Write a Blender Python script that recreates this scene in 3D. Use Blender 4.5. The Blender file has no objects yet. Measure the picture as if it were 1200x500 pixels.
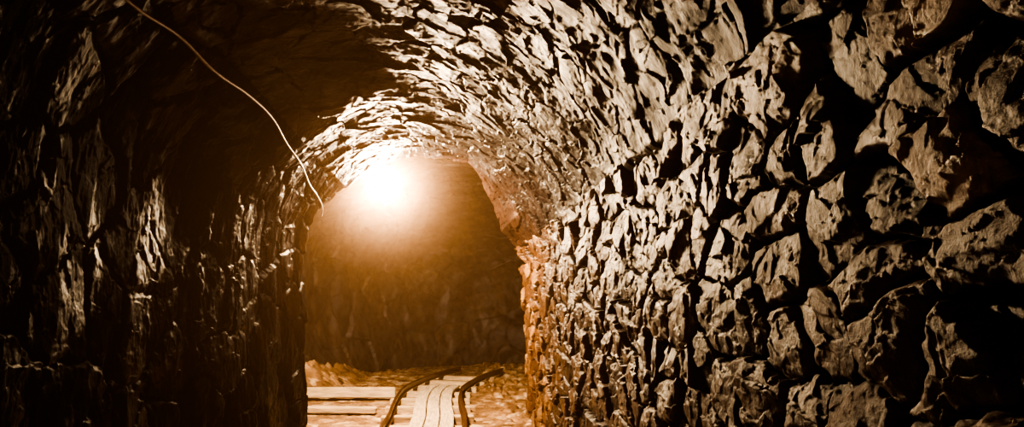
import bpy, bmesh, math
import numpy as np
from mathutils import Vector, noise as mnoise

scene = bpy.context.scene
XC, RX, ZS, RZ = -0.4, 1.275, 1.9, 1.1

# ------------------------------------------------------------------ noise
def h2(i, j, k):
    i = np.asarray(i).astype(np.int64); j = np.asarray(j).astype(np.int64)
    x = (i * 374761393 + j * 668265263 + int(k) * 2147483647 + 1013904223) & 0xFFFFFFFF
    x = ((x ^ (x >> 13)) * 1274126177) & 0xFFFFFFFF
    x = ((x ^ (x >> 16)) * 2246822519) & 0xFFFFFFFF
    x = x ^ (x >> 15)
    return (x & 0xFFFFFF) / float(0xFFFFFF)

def vnoise(u, v, k=0):
    i = np.floor(u); j = np.floor(v)
    a = u - i; b = v - j
    a = a * a * a * (a * (a * 6 - 15) + 10); b = b * b * b * (b * (b * 6 - 15) + 10)
    return ((h2(i, j, k) * (1 - a) + h2(i + 1, j, k) * a) * (1 - b)
            + (h2(i, j + 1, k) * (1 - a) + h2(i + 1, j + 1, k) * a) * b) * 2 - 1

def fbm(u, v, k=0, o=4, g=0.5):
    r = 0; amp = 1; t = 0
    for n in range(o):
        c, s = math.cos(0.6 * n + .3), math.sin(0.6 * n + .3)
        r = r + amp * vnoise((u * c - v * s) * 2 ** n, (u * s + v * c) * 2 ** n, k + n * 7)
        t += amp; amp *= g
    return r / t

def sstep(x, a, b):
    t = np.clip((x - a) / (b - a), 0, 1)
    return t * t * (3 - 2 * t)

def cells(u, v, w, h, seed, drop=0.25, jit=0.85, p=2.2):
    F1 = np.full(u.shape, 9.0); F2 = np.full(u.shape, 9.0)
    I = np.zeros(u.shape); J = np.zeros(u.shape); DU = np.zeros(u.shape); DV = np.zeros(u.shape)
    r0 = np.floor(v / h)
    for dj in (-2, -1, 0, 1, 2):
        r = r0 + dj
        off = h2(r, 0 * r, seed + 1)
        i0 = np.floor(u / w + off)
        for di in (-2, -1, 0, 1, 2):
            i = i0 + di
            pu = i + .5 + jit * (h2(i, r, seed + 2) - .5) - off
            pv = r + .5 + jit * .8 * (h2(i, r, seed + 3) - .5)
            du = u / w - pu; dv = v / h - pv
            d = (np.abs(du) ** p + np.abs(dv) ** p) ** (1 / p)
            d = np.where(h2(i, r, seed + 4) < drop, 8.0, d)
            m = d < F1
            F2 = np.where(m, F1, np.minimum(F2, d))
            I = np.where(m, i, I); J = np.where(m, r, J)
            DU = np.where(m, du, DU); DV = np.where(m, dv, DV)
            F1 = np.where(m, d, F1)
    return F1, F2, I, J, DU, DV

def stones(u, v, w, h, seed, gap, tilt, off, facet, rough, drop=.25, edge=.28, streak=1.0, fsc=.55, warp=.2, pil=.35):
    wu = u + warp * w * fbm(u / w * .9, v / h * .9, seed + 50, 3) + .05*w*fbm(u / w * 6, v / h * 6, seed + 52, 2)
    wv = v + warp * h * fbm(u / w * .9 + 9, v / h * .9, seed + 60, 3) + .05*h*fbm(u / w * 6, v / h * 6+7, seed + 53, 2)
    F1, F2, I, J, DU, DV = cells(wu, wv, w, h, seed, drop, p=2.2)
    g = (F2 - F1)
    e = sstep(g, 0.0, edge)
    tu = h2(I, J, seed + 11) - .5; tv = h2(I, J, seed + 12) - .5
    rr = h2(I, J, seed + 13)
    d = off * (rr - .5) + tilt * (tu * DU + tv * DV) * 2
    d = d + off * pil * sstep(g, 0, .8)                      # gently pillowed face
    # split faces of the stone: large planar facets
    qu = wu + I * .37 * w + .04 * w * fbm(u / .05, v / .05, seed + 90, 3); qv = wv + J * .21 * h + .04 * h * fbm(u / .05, v / .05, seed + 91, 3)
    G1, G2, A, B, eu, ev = cells(qu, qv, w * fsc, h * fsc, seed + 100, .25, 1.0, 1.8)
    d = d + facet * (.5 * (h2(A, B, seed + 111) - .5) + 2.2 * ((h2(A, B, seed + 112) - .5) * eu + (h2(A, B, seed + 113) - .5) * ev))
    G1, G2, A, B, eu, ev = cells(qu * 1.0 + .3, qv, w * fsc * .36, h * fsc * .45, seed + 140, .3, 1.0, 1.8)
    d = d + facet * .4 * (.6 * (h2(A, B, seed + 121) - .5) + 2.0 * ((h2(A, B, seed + 122) - .5) * eu + (h2(A, B, seed + 123) - .5) * ev))
    d = d + rough * fbm(u / .05, v / (.05 * streak), seed + 70, 4, .6)
    gd = h2(I, J, seed + 14)
    d = d - gap * (1 - e) * (.3 + 1.0 * gd * gd)
    return d, rr, e

# ------------------------------------------------------------------ materials
def rock_mat(name, dark, mid, light, light_amt=.5, rough=(.28, .6), bump=.5, scale=1.0, spec=.5, wet=(.38, .62), wlo=.25, wstretch=(1, 1, 1), far_tint=None):
    m = bpy.data.materials.new(name); m.use_nodes = True
    nt = m.node_tree; N = nt.nodes; L = nt.links
    b = N['Principled BSDF']
    tc = N.new('ShaderNodeTexCoord')
    def noise(s, det, r=.6, dist=0, st=None):
        n = N.new('ShaderNodeTexNoise'); n.inputs['Scale'].default_value = s * scale
        n.inputs['Detail'].default_value = det; n.inputs['Roughness'].default_value = r
        n.inputs['Distortion'].default_value = dist
        if st:
            mp = N.new('ShaderNodeMapping'); mp.inputs['Scale'].default_value = st
            L.new(tc.outputs['Object'], mp.inputs['Vector']); L.new(mp.outputs[0], n.inputs['Vector'])
        else: L.new(tc.outputs['Object'], n.inputs['Vector'])
        return n
    at = N.new('ShaderNodeAttribute'); at.attribute_name = 'stone'
    n1 = noise(4, 8, .65, .3)
    add = N.new('ShaderNodeMath'); add.operation = 'MULTIPLY_ADD'
    L.new(at.outputs['Fac'], add.inputs[0]); add.inputs[1].default_value = .35
    L.new(n1.outputs['Fac'], add.inputs[2])
    cr = N.new('ShaderNodeValToRGB'); e = cr.color_ramp.elements
    e[0].position = .38; e[0].color = (*dark, 1)
    e[1].position = .95; e[1].color = (*light, 1)
    x = e.new(.95 - .4 * light_amt); x.color = (*mid, 1)
    L.new(add.outputs[0], cr.inputs['Fac'])
    col = cr.outputs['Color']
    if far_tint:  # multiplies in an orange tint that strengthens towards the tunnel mouth
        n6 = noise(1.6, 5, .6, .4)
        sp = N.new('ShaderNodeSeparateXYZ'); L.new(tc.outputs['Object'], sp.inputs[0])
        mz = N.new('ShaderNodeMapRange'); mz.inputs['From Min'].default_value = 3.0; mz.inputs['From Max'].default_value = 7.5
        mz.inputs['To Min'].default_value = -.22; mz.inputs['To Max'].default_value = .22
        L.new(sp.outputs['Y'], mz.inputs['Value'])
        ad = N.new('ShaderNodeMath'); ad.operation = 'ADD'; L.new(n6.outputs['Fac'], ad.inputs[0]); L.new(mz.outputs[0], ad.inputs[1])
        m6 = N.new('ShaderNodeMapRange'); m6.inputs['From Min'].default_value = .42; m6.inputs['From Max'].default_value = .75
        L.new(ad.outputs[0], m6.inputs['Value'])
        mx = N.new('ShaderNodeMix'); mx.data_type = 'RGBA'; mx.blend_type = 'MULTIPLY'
        L.new(m6.outputs[0], mx.inputs['Factor']); L.new(col, mx.inputs[6]); mx.inputs[7].default_value = (*far_tint, 1)
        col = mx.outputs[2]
    L.new(col, b.inputs['Base Color'])
    n2 = noise(9, 6, .6)
    mr = N.new('ShaderNodeMapRange'); mr.inputs['From Min'].default_value = .3; mr.inputs['From Max'].default_value = .7
    mr.inputs['To Min'].default_value = rough[0]; mr.inputs['To Max'].default_value = rough[1]
    L.new(n2.outputs['Fac'], mr.inputs['Value']); L.new(mr.outputs[0], b.inputs['Roughness'])
    # patchy wetness drives the gloss
    n5 = noise(2.3, 6, .65, .5, wstretch)
    ms = N.new('ShaderNodeMapRange'); ms.inputs['From Min'].default_value = wet[0]; ms.inputs['From Max'].default_value = wet[1]
    ms.inputs['To Min'].default_value = spec * wlo; ms.inputs['To Max'].default_value = spec * 1.4
    L.new(n5.outputs['Fac'], ms.inputs['Value']); L.new(ms.outputs[0], b.inputs['Specular IOR Level'])
    n3 = noise(38, 8, .7, .4); n4 = noise(150, 4, .6)
    b1 = N.new('ShaderNodeBump'); b1.inputs['Strength'].default_value = bump; b1.inputs['Distance'].default_value = .012
    b2 = N.new('ShaderNodeBump'); b2.inputs['Strength'].default_value = bump * .7; b2.inputs['Distance'].default_value = .004
    L.new(n3.outputs['Fac'], b1.inputs['Height']); L.new(n4.outputs['Fac'], b2.inputs['Height'])
    L.new(b1.outputs[0], b2.inputs['Normal']); L.new(b2.outputs[0], b.inputs['Normal'])
    return m

def plain(name, col, rough=.5, metal=0, nscale=20, var=.4, bump=.2, stretch=(1, 1, 1)):
    m = bpy.data.materials.new(name); m.use_nodes = True
    nt = m.node_tree; N = nt.nodes; L = nt.links; b = N['Principled BSDF']
    tc = N.new('ShaderNodeTexCoord'); mp = N.new('ShaderNodeMapping'); mp.inputs['Scale'].default_value = stretch
    L.new(tc.outputs['Object'], mp.inputs['Vector'])
    n = N.new('ShaderNodeTexNoise'); n.inputs['Scale'].default_value = nscale; n.inputs['Detail'].default_value = 6
    L.new(mp.outputs[0], n.inputs['Vector'])
    cr = N.new('ShaderNodeValToRGB'); e = cr.color_ramp.elements
    e[0].position = .3; e[0].color = (*[c * (1 - var) for c in col], 1)
    e[1].position = .7; e[1].color = (*[min(1, c * (1 + var)) for c in col], 1)
    L.new(n.outputs['Fac'], cr.inputs['Fac']); L.new(cr.outputs['Color'], b.inputs['Base Color'])
    b.inputs['Roughness'].default_value = rough; b.inputs['Metallic'].default_value = metal
    bp = N.new('ShaderNodeBump'); bp.inputs['Strength'].default_value = bump; bp.inputs['Distance'].default_value = .01
    L.new(n.outputs['Fac'], bp.inputs['Height']); L.new(bp.outputs[0], b.inputs['Normal'])
    return m

M_right = rock_mat('wet_rubble_stone', (.022, .010, .005), (.092, .050, .027), (.28, .19, .12), .5, (.27, .52), .6, 1, .28, far_tint=(1.0, .86, .62))
M_left = rock_mat('wet_dimmed_stone', (.001, .0006, .0004), (.004, .002, .001), (.014, .007, .003), .4, (.25, .5), .5, 1, .055, (.50, .61), .02, (1.5, 1.5, .5))  # dark stone, base colour taken near black to paint in missing lamplight
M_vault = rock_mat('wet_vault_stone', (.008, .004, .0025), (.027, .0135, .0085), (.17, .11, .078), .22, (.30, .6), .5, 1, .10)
M_cave = rock_mat('cave_rock', (.008, .004, .002), (.028, .015, .007), (.06, .034, .017), .4, (.5, .8), .5)
M_floor = rock_mat('wet_gravel_floor', (.06, .032, .016), (.26, .155, .08), (.55, .42, .29), .5, (.10, .6), .5)
M_wood = plain('weathered_wood', (.46, .37, .27), .45, 0, 8, .45, .5, (6, .6, 6))
M_woodx = plain('weathered_wood_cross', (.48, .37, .25), .45, 0, 8, .4, .5, (.6, 6, 6))
M_steel = plain('rusty_rail_steel', (.10, .05, .025), .35, .6, 30, .4, .3)
M_cable = plain('grey_cable_sheath', (.30, .21, .15), .5, 0, 40, .2, .1)
M_iron = plain('dark_lamp_iron', (.05, .04, .03), .45, .9, 30, .3, .1)

# ------------------------------------------------------------------ mesh helpers
def grid_obj(name, P, mat, attr=None, flip=False):
    n, m = P.shape[:2]
    me = bpy.data.meshes.new(name)
    me.vertices.add(n * m); me.vertices.foreach_set('co', P.reshape(-1).astype(np.float32))
    idx = np.arange(n * m).reshape(n, m)
    q = np.stack([idx[:-1, :-1], idx[1:, :-1], idx[1:, 1:], idx[:-1, 1:]], -1).reshape(-1, 4)
    if flip: q = q[:, ::-1]
    k = len(q)
    me.loops.add(k * 4); me.loops.foreach_set('vertex_index', q.reshape(-1).astype(np.int32))
    me.polygons.add(k)
    me.polygons.foreach_set('loop_start', np.arange(0, k * 4, 4, dtype=np.int32))
    me.polygons.foreach_set('loop_total', np.full(k, 4, dtype=np.int32))
    me.update(calc_edges=True)
    me.polygons.foreach_set('use_smooth', np.ones(k, dtype=bool))
    if attr is not None:
        a = me.attributes.new('stone', 'FLOAT', 'POINT'); a.data.foreach_set('value', attr.reshape(-1).astype(np.float32))
    me.materials.append(mat)
    o = bpy.data.objects.new(name, me); scene.collection.objects.link(o)
    return o

# tunnel profile: right floor -> vault -> left floor
Z0 = -0.12
pts = [(XC + RX, z) for z in np.linspace(Z0, ZS, 60)[:-1]]
pts += [(XC + RX * math.cos(t), ZS + RZ * math.sin(t)) for t in np.linspace(0, math.pi, 240)]
pts += [(XC - RX, z) for z in np.linspace(ZS, Z0, 60)[1:]]
pts = np.array(pts)
cum = np.concatenate([[0], np.cumsum(np.hypot(*np.diff(pts, axis=0).T))])
STOT = cum[-1]
tan = np.gradient(pts, cum, axis=0); nl = np.hypot(tan[:, 0], tan[:, 1])
nrm = np.stack([-tan[:, 1], tan[:, 0]], 1) / nl[:, None]     # inward (left of travel direction)
S1 = (ZS - Z0) + .27
S2 = STOT - (ZS - Z0) - .95          # dimmed stone of the left side climbs to the haunch
# arc length -> vault angle
th_s = np.concatenate([np.zeros(59), np.linspace(0, math.pi, 240), np.full(59, math.pi)])
def yend(s):
    f = s / STOT
    return np.interp(f, [0, .30, .5, .68, 1], [9.0, 8.75, 7.7, 7.15, 7.2])
def mouth(S, Y):
    """masonry near the mouth bulges in on the right haunch and lifts at the crown"""
    th = np.degrees(np.interp(S, cum, th_s))
    low = np.interp(S, [0, 1.2, ZS - Z0], [0, .03, .10])
    a = np.interp(th, [0, 7, 31, 53, 69, 90, 120, 150, 180], [0, .1, .22, .05, -.18, -.12, 0, .04, .07])
    r = np.where(th < .5, low, a) * sstep(Y, 6.3, 8.4 - 1.2 * (th > 90))
    # left haunch of the vault hollowed nearer the camera, shaped to keep it shaded
    k = np.interp(th, [75, 100, 130, 180], [0, .7, 1, 1])
    r = r - .17 * k * sstep(-Y, -5.3, -4.2)
    return r

def shell(name, s0, s1, ns, ny, ynear, mat, fn):
    s = np.linspace(s0, s1, ns)
    t = np.linspace(0, 1, ny)
    tb = 0.1
    S, T = np.meshgrid(s, t, indexing='ij')
    YE = yend(S) + .08*fbm(S*3, S*0+2, 5, 3)
    Y = np.where(T < tb, -2.5 + (ynear + 2.5) * T / tb, ynear * (YE / ynear) ** ((T - tb) / (1 - tb)))
    d, a = fn(S, Y)
    d = d + mouth(S, Y)
    X = np.interp(S, cum, pts[:, 0]); Z = np.interp(S, cum, pts[:, 1])
    NX = np.interp(S, cum, nrm[:, 0]); NZ = np.interp(S, cum, nrm[:, 1])
    P = np.stack([X + NX * d, Y, Z + NZ * d], -1)
    lip = []     # return lip at the mouth so the masonry has thickness
    for k in range(1, 13):
        dd = d[:, -1] - .06 * k
        lip.append(np.stack([X[:, -1] + NX[:, -1] * dd, Y[:, -1] + .02 * np.sin(k * 1.3 + S[:, -1] * 9), Z[:, -1] + NZ[:, -1] * dd], -1))
    P = np.concatenate([P, np.stack(lip, 1)], 1)
    a = np.concatenate([a, np.repeat(a[:, -1:], 12, 1)], 1)
    return grid_obj(name, P, mat, a)

def f_right(S, Y):
    d, r, e = stones(Y, S, .215, .160, 3, .048, .034, .044, .0115, .004, .34, .17, warp=.27, pil=.22, fsc=.6)
    d = d + .02 * fbm(Y / .8, S / .8, 31, 2)
    return d, r * e
def f_left(S, Y):
    d, r, e = stones(Y, S, .36, .34, 203, .025, .016, .018, .010, .010, .25, .2, 2.6)
    d = d + .05 * fbm(Y / 1.0, S / 1.3, 32, 2)
    return d, r * e
def f_vault(S, Y):
    d, r, e = stones(Y, S, .28, .25, 403, .011, .014, .015, .010, .003, .40, .08, 1, .5, .38, .05)
    q = fbm(Y / .45, S / .45, 88, 3, .5)
    d = d + .022 * q
    d = d + .05 * fbm(Y / 1.0, S / .8, 33, 2)
    k = np.minimum(sstep(S, S1 - .12, S1 + .02), sstep(-S, -(S2 + .12), -(S2 - .02)))
    d = d * k - .10 * (1 - k)
    return d, r * e * .8 + .4 * q

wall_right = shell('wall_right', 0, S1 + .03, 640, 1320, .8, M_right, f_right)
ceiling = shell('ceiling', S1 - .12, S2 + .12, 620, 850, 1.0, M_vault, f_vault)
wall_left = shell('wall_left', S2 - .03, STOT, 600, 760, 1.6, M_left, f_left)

# ------------------------------------------------------------------ rock chamber behind the mouth
path = np.array([(-1.95, 7.0), (-2.6, 7.35), (-3.1, 8.4), (-3.2, 9.8), (-2.9, 11.5), (-2.4, 13.2), (-1.2, 15.0),
                 (.6, 15.9), (2.4, 15.6), (3.2, 14.0), (3.0, 12.0), (2.4, 10.4), (1.8, 9.3), (1.15, 8.7)])
pc = np.concatenate([[0], np.cumsum(np.hypot(*np.diff(path, axis=0).T))])
uu = np.linspace(0, pc[-1], 620); hh = np.linspace(0, 1, 300)
def smooth_interp(u, c):
    x = np.interp(u, pc, path[:, c]); k = np.ones(31) / 31
    xp = np.concatenate([np.full(15, x[0]), x, np.full(15, x[-1])]); return np.convolve(xp, k, 'valid')
px_, py_ = smooth_interp(uu, 0), smooth_interp(uu, 1)
cx, cy = -.3, 11.0
U, H = np.meshgrid(uu, hh, indexing='ij')
PX = np.repeat(px_[:, None], 300, 1); PY = np.repeat(py_[:, None], 300, 1)
rad = np.where(H < .35, 1.0, np.cos((H - .35) / .65 * math.pi / 2) ** .75)
hz = np.where(H < .35, -.15 + H / .35 * 2.1, 1.95 + 1.75 * np.sin((H - .35) / .65 * math.pi / 2))
dn = .28 * fbm(U / 1.4, H * 3.2, 71, 5, .55) + .10 * (0.5 - np.abs(fbm(U / .5, H * 8, 77, 4))) 
F1, F2, I, J, DU, DV = cells(U + .15 * fbm(U * 2, H * 8, 5, 3), H * 4.2, .55, .42, 909, .2)
dn = dn + .10 * (h2(I, J, 5) - .5) + .18 * ((h2(I, J, 6) - .5) * DU + (h2(I, J, 7) - .5) * DV)
bank = .45 * np.exp(-((U - 5.5) / 2.0) ** 2) * np.exp(-(np.maximum(hz, 0) / .55) ** 2)
rf = np.clip(rad * (1 - (dn) / 4.0) - bank / 3.5 * 1.0, 0, 2)
CP = np.stack([cx + (PX - cx) * rf, cy + (PY - cy) * rf, hz - dn * .25 * (1 - rad)], -1)
wall_back = grid_obj('wall_back', CP, M_cave, h2(I, J, 9), flip=True)

# ------------------------------------------------------------------ floor
fx = np.linspace(-4, 4, 520); fy = np.concatenate([np.linspace(-2.5, 6, 120)[:-1], np.linspace(6, 12, 520)[:-1], np.linspace(12, 17, 120)])
FX, FY = np.meshgrid(fx, fy, indexing='ij')
rub = fbm(FX * 1.2, FY * 1.2, 15, 5, .55)
F1, F2, I, J, DU, DV = cells(FX + .03 * fbm(FX * 8, FY * 8, 3, 2), FY, .13, .15, 1203, .25)
peb = sstep(F2 - F1, 0, .5) * h2(I, J, 21)
side = sstep(np.abs(FX + .4), .5, 1.0) * (.2 + .75 * sstep(FX, .1, .6) + .6 * sstep(FY, 10.0, 11.0))
FZ = .02 * rub + .05 * peb * side + .008 * fbm(FX * 14, FY * 14, 41, 3)
FZ += .45 * sstep(-FX, 1.7, 2.7) * sstep(FY, 10.2, 11.4) * (1 + .5 * fbm(FX * 2.5, FY * 2.5, 44, 4))
FZ -= .02
floor = grid_obj('floor', np.stack([FX, FY, FZ], -1), M_floor, h2(I, J, 33), flip=False)

# ------------------------------------------------------------------ track
def link(o, parent=None):
    scene.collection.objects.link(o)
    if parent: o.parent = parent
    return o
def empty(name):
    e = bpy.data.objects.new(name, None); scene.collection.objects.link(e); return e

def sweep(name, path, prof, mat, parent, bank=None):
    bm = bmesh.new(); rings = []
    n = len(path)
    for i, p in enumerate(path):
        t = (path[min(i + 1, n - 1)] - path[max(i - 1, 0)]).normalized()
        r = Vector((t.y, -t.x, 0)).normalized()
        rings.append([bm.verts.new(p + r * x + Vector((0, 0, z))) for x, z in prof])
    k = len(prof)
    for a, b in zip(rings, rings[1:]):
        for j in range(k):
            bm.faces.new((a[j], a[(j + 1) % k], b[(j + 1) % k], b[j]))
    bm.faces.new(rings[0]); bm.faces.new(rings[-1][::-1])
    bmesh.ops.recalc_face_normals(bm, faces=bm.faces)
    me = bpy.data.meshes.new(name); bm.to_mesh(me); bm.free(); me.materials.append(mat)
    return link(bpy.data.objects.new(name, me), parent)

RAIL = [(-.04, 0), (.04, 0), (.04, .010), (.008, .018), (.008, .06), (.021, .068), (.021, .088), (.015, .094), (-.015, .094), (-.021, .088), (-.021, .068), (-.008, .06), (-.008, .018), (-.04, .010)]
def center(y):
    x = -.40
    if y > 8.2: x -= .05 * math.sin(min(1, (y - 8.2) / 3.2) * math.pi) 
    if y > 10.3: x += .10 * (y - 10.3) ** 1.75
    return x
def trk(off, y0, y1, z=0.03, n=60):
    out = []
    for i in range(n + 1):
        y = y0 + (y1 - y0) * i / n
        c = Vector((center(y), y, z)); c2 = Vector((center(y + .01), y + .01, z))
        t = (c2 - c).normalized(); out.append(c + Vector((t.y, -t.x, 0)) * off)
    return out
track = empty('mine_rail_track')
sweep('rail_1', trk(-.45, -2, 13.6, .05), RAIL, M_steel, track)
sweep('rail_2', trk(.45, -2, 13.6, .05), RAIL, M_steel, track)
def box(name, cx, cy, cz, sx, sy, sz, mat, parent, rz=0, seed=0, bev=.008, seg=8):
    bm = bmesh.new(); bmesh.ops.create_cube(bm, size=1)
    ax = 0 if sx > sy else 1
    bmesh.ops.subdivide_edges(bm, edges=[e for e in bm.edges if abs((e.verts[0].co - e.verts[1].co)[ax]) > .5], cuts=seg)
    for v in bm.verts:
        v.co = Vector((v.co.x * sx, v.co.y * sy, v.co.z * sz))
        q = v.co + Vector((seed * 3.1, seed * 1.7, 0)); nz = mnoise.noise_vector(q * 2.2)
        v.co += Vector((nz.x * .012, nz.y * .012, nz.z * .006))
    bmesh.ops.bevel(bm, geom=[e for e in bm.edges if e.calc_face_angle(0) > 1], offset=bev, segments=2, affect='EDGES')
    me = bpy.data.meshes.new(name); bm.to_mesh(me); bm.free(); me.materials.append(mat)
    o = bpy.data.objects.new(name, me); o.location = (cx, cy, cz); o.rotation_euler[2] = rz
    return link(o, parent)
i = 0
y = -1.6
while y < 13.4:
    i += 1
    a = math.atan2(center(y + .05) - center(y - .05), .1)
    box('sleeper_%d' % i, center(y), y, .0, 1.15, .16, .1, M_woodx, track, -a, i)
    y += .72
# boards laid lengthwise between the rails
walk = empty('plank_walkway')
for k, off in enumerate((-.10, .07, .24)):
    for q, (y0, y1) in enumerate(((-1.5, 2.1), (2.13, 5.6), (5.63, 9.15 + .1 * (k % 2)), (9.2 + .1 * (k % 2), 11.2))):
        pr = [(-.076, 0), (.076, 0), (.078, .004), (.078, .036), (.071, .042), (-.071, .042), (-.078, .036), (-.078, .004)]
        sweep('board_%d_%d' % (k + 1, q + 1), trk(off, y0, y1, .056 + .004 * ((k * 3 + q) % 3), 16), pr, M_wood, walk)
# timbers lying to the left of the track
tb = empty('timber_planks')
box('beam_1', -1.85, 10.15, .11, 1.75, .13, .15, M_woodx, tb, .03, 5, .012)
box('beam_2', -1.85, 8.95, .05, 1.5, .18, .07, M_woodx, tb, -.05, 9, .01)

# ------------------------------------------------------------------ cable
def tube(name, pts_, r, mat, parent=None, res=3):
    cu = bpy.data.curves.new(name, 'CURVE'); cu.dimensions = '3D'; cu.bevel_depth = r; cu.bevel_resolution = 2; cu.resolution_u = 8
    sp = cu.splines.new('BEZIER'); sp.bezier_points.add(len(pts_) - 1)
    for b, p in zip(sp.bezier_points, pts_):
        b.co = p; b.handle_left_type = b.handle_right_type = 'AUTO'
    cu.materials.append(mat)
    o = bpy.data.objects.new(name, cu)
    return link(o, parent)
cp = [(-1.27, -1.5, 2.66), (-1.25, .6, 2.63), (-1.27, 2.0, 2.63), (-1.26, 2.65, 2.63), (-1.24, 3.0, 2.655), (-1.235, 3.4, 2.64), (-1.215, 3.9, 2.665), (-1.22, 4.4, 2.67), (-1.27, 5.0, 2.63),
      (-1.29, 5.5, 2.59), (-1.35, 6.1, 2.52), (-1.38, 6.6, 2.48), (-1.41, 6.95, 2.42), (-1.45, 7.1, 2.36)]
tube('power_cable', cp, .007, M_cable)

# ------------------------------------------------------------------ lamps
def emis(name, col, s):
    m = bpy.data.materials.new(name); m.use_nodes = True; nt = m.node_tree; nt.nodes.clear()
    e = nt.nodes.new('ShaderNodeEmission'); o = nt.nodes.new('ShaderNodeOutputMaterial')
    e.inputs['Color'].default_value = (*col, 1); e.inputs['Strength'].default_value = s
    nt.links.new(e.outputs[0], o.inputs['Surface']); return m
def make_lamp(name, LX, LY, LZ, RG, col, s, ztop):
    lamp = empty(name)
    bm = bmesh.new(); bmesh.ops.create_icosphere(bm, subdivisions=3, radius=RG)
    for f in bm.faces: f.smooth = True
    me = bpy.data.meshes.new('globe'); bm.to_mesh(me); bm.free()
    me.materials.append(emis('glowing_lamp_glass', col, s))
    g = link(bpy.data.objects.new('globe', me), lamp); g.location = (LX, LY, LZ)
    bm = bmesh.new(); f = RG / .18
    prof = [(.0, .30), (.03, .30), (.03, .23), (.075, .205), (.085, .165), (.07, .16), (0.0, .16)]
    n = 24; rings = []
    for r, z in prof:
        r = max(r, .001) * f; z = z * f
        rings.append([bm.verts.new((r * math.cos(2 * math.pi * k / n), r * math.sin(2 * math.pi * k / n), z)) for k in range(n)])
    for a, b in zip(rings, rings[1:]):
        for k in range(n): bm.faces.new((a[k], a[(k + 1) % n], b[(k + 1) % n], b[k]))
    bmesh.ops.recalc_face_normals(bm, faces=bm.faces)
    me = bpy.data.meshes.new('socket'); bm.to_mesh(me); bm.free(); me.materials.append(M_iron)
    o = link(bpy.data.objects.new('socket', me), lamp); o.location = (LX, LY, LZ)
    tube('stem', [(LX, LY, LZ + .28 * f), (LX, LY, (LZ + ztop) / 2), (LX, LY + .01, ztop)], .01, M_iron, lamp)
    return lamp
LX, LY, LZ = -.90, 8.0, 2.85
lamp = make_lamp('hanging_lamp', LX, LY, LZ, .21, (1, .68, .38), 1180, 3.75)
# added unseen fill lamp, much weaker, behind the viewpoint to lift the near right wall
make_lamp('fill_lamp', -.6, -1.7, 2.6, .06, (1, .55, .25), 300, 3.0)

# added scatter volume round the lamp, soft-edged, standing in for its bright halo
mm = bpy.data.materials.new('lamp_halo'); mm.use_nodes = True; nt = mm.node_tree; nt.nodes.clear()
out = nt.nodes.new('ShaderNodeOutputMaterial'); sc = nt.nodes.new('ShaderNodeVolumeScatter')
sc.inputs['Color'].default_value = (1, .66, .40, 1); sc.inputs['Anisotropy'].default_value = .5
tc = nt.nodes.new('ShaderNodeTexCoord'); ln = nt.nodes.new('ShaderNodeVectorMath'); ln.operation = 'LENGTH'
nt.links.new(tc.outputs['Object'], ln.inputs[0])
mr = nt.nodes.new('ShaderNodeMapRange'); mr.interpolation_type = 'LINEAR'
mr.inputs['From Min'].default_value = .1; mr.inputs['From Max'].default_value = 1.9
mr.inputs['To Min'].default_value = 1; mr.inputs['To Max'].default_value = 0
nt.links.new(ln.outputs['Value'], mr.inputs['Value'])
pw = nt.nodes.new('ShaderNodeMath'); pw.operation = 'POWER'; pw.inputs[1].default_value = 4.6
nt.links.new(mr.outputs[0], pw.inputs[0])
mu = nt.nodes.new('ShaderNodeMath'); mu.operation = 'MULTIPLY'; mu.inputs[1].default_value = .20
nt.links.new(pw.outputs[0], mu.inputs[0]); nt.links.new(mu.outputs[0], sc.inputs['Density'])
nt.links.new(sc.outputs[0], out.inputs['Volume'])
bm = bmesh.new(); bmesh.ops.create_icosphere(bm, subdivisions=3, radius=1.9)
me = bpy.data.meshes.new('lamp_halo'); bm.to_mesh(me); bm.free(); me.materials.append(mm)
o = link(bpy.data.objects.new('lamp_halo', me), lamp); o.location = (LX, LY, LZ)

# ------------------------------------------------------------------ dusty air
w = bpy.data.worlds.new('mine_air'); scene.world = w; w.use_nodes = True
nt = w.node_tree; nt.nodes['Background'].inputs['Color'].default_value = (0, 0, 0, 1)
vs = nt.nodes.new('ShaderNodeVolumeScatter'); vs.inputs['Color'].default_value = (1, .62, .38, 1)
vs.inputs['Density'].default_value = .0048; vs.inputs['Anisotropy'].default_value = .6
nt.links.new(vs.outputs[0], nt.nodes['World Output'].inputs['Volume'])

scene.view_settings.view_transform = 'AgX'
scene.view_settings.look = 'AgX - High Contrast'

# ------------------------------------------------------------------ camera
cam = bpy.data.cameras.new('camera'); co = bpy.data.objects.new('camera', cam); scene.collection.objects.link(co)
co.location = (0, 0, 1.5); co.rotation_euler = (math.pi / 2, 0, 0)
cam.lens = 24; cam.sensor_width = 36; cam.shift_x = .05; cam.shift_y = 100 / 1200; cam.clip_start = .05
scene.camera = co
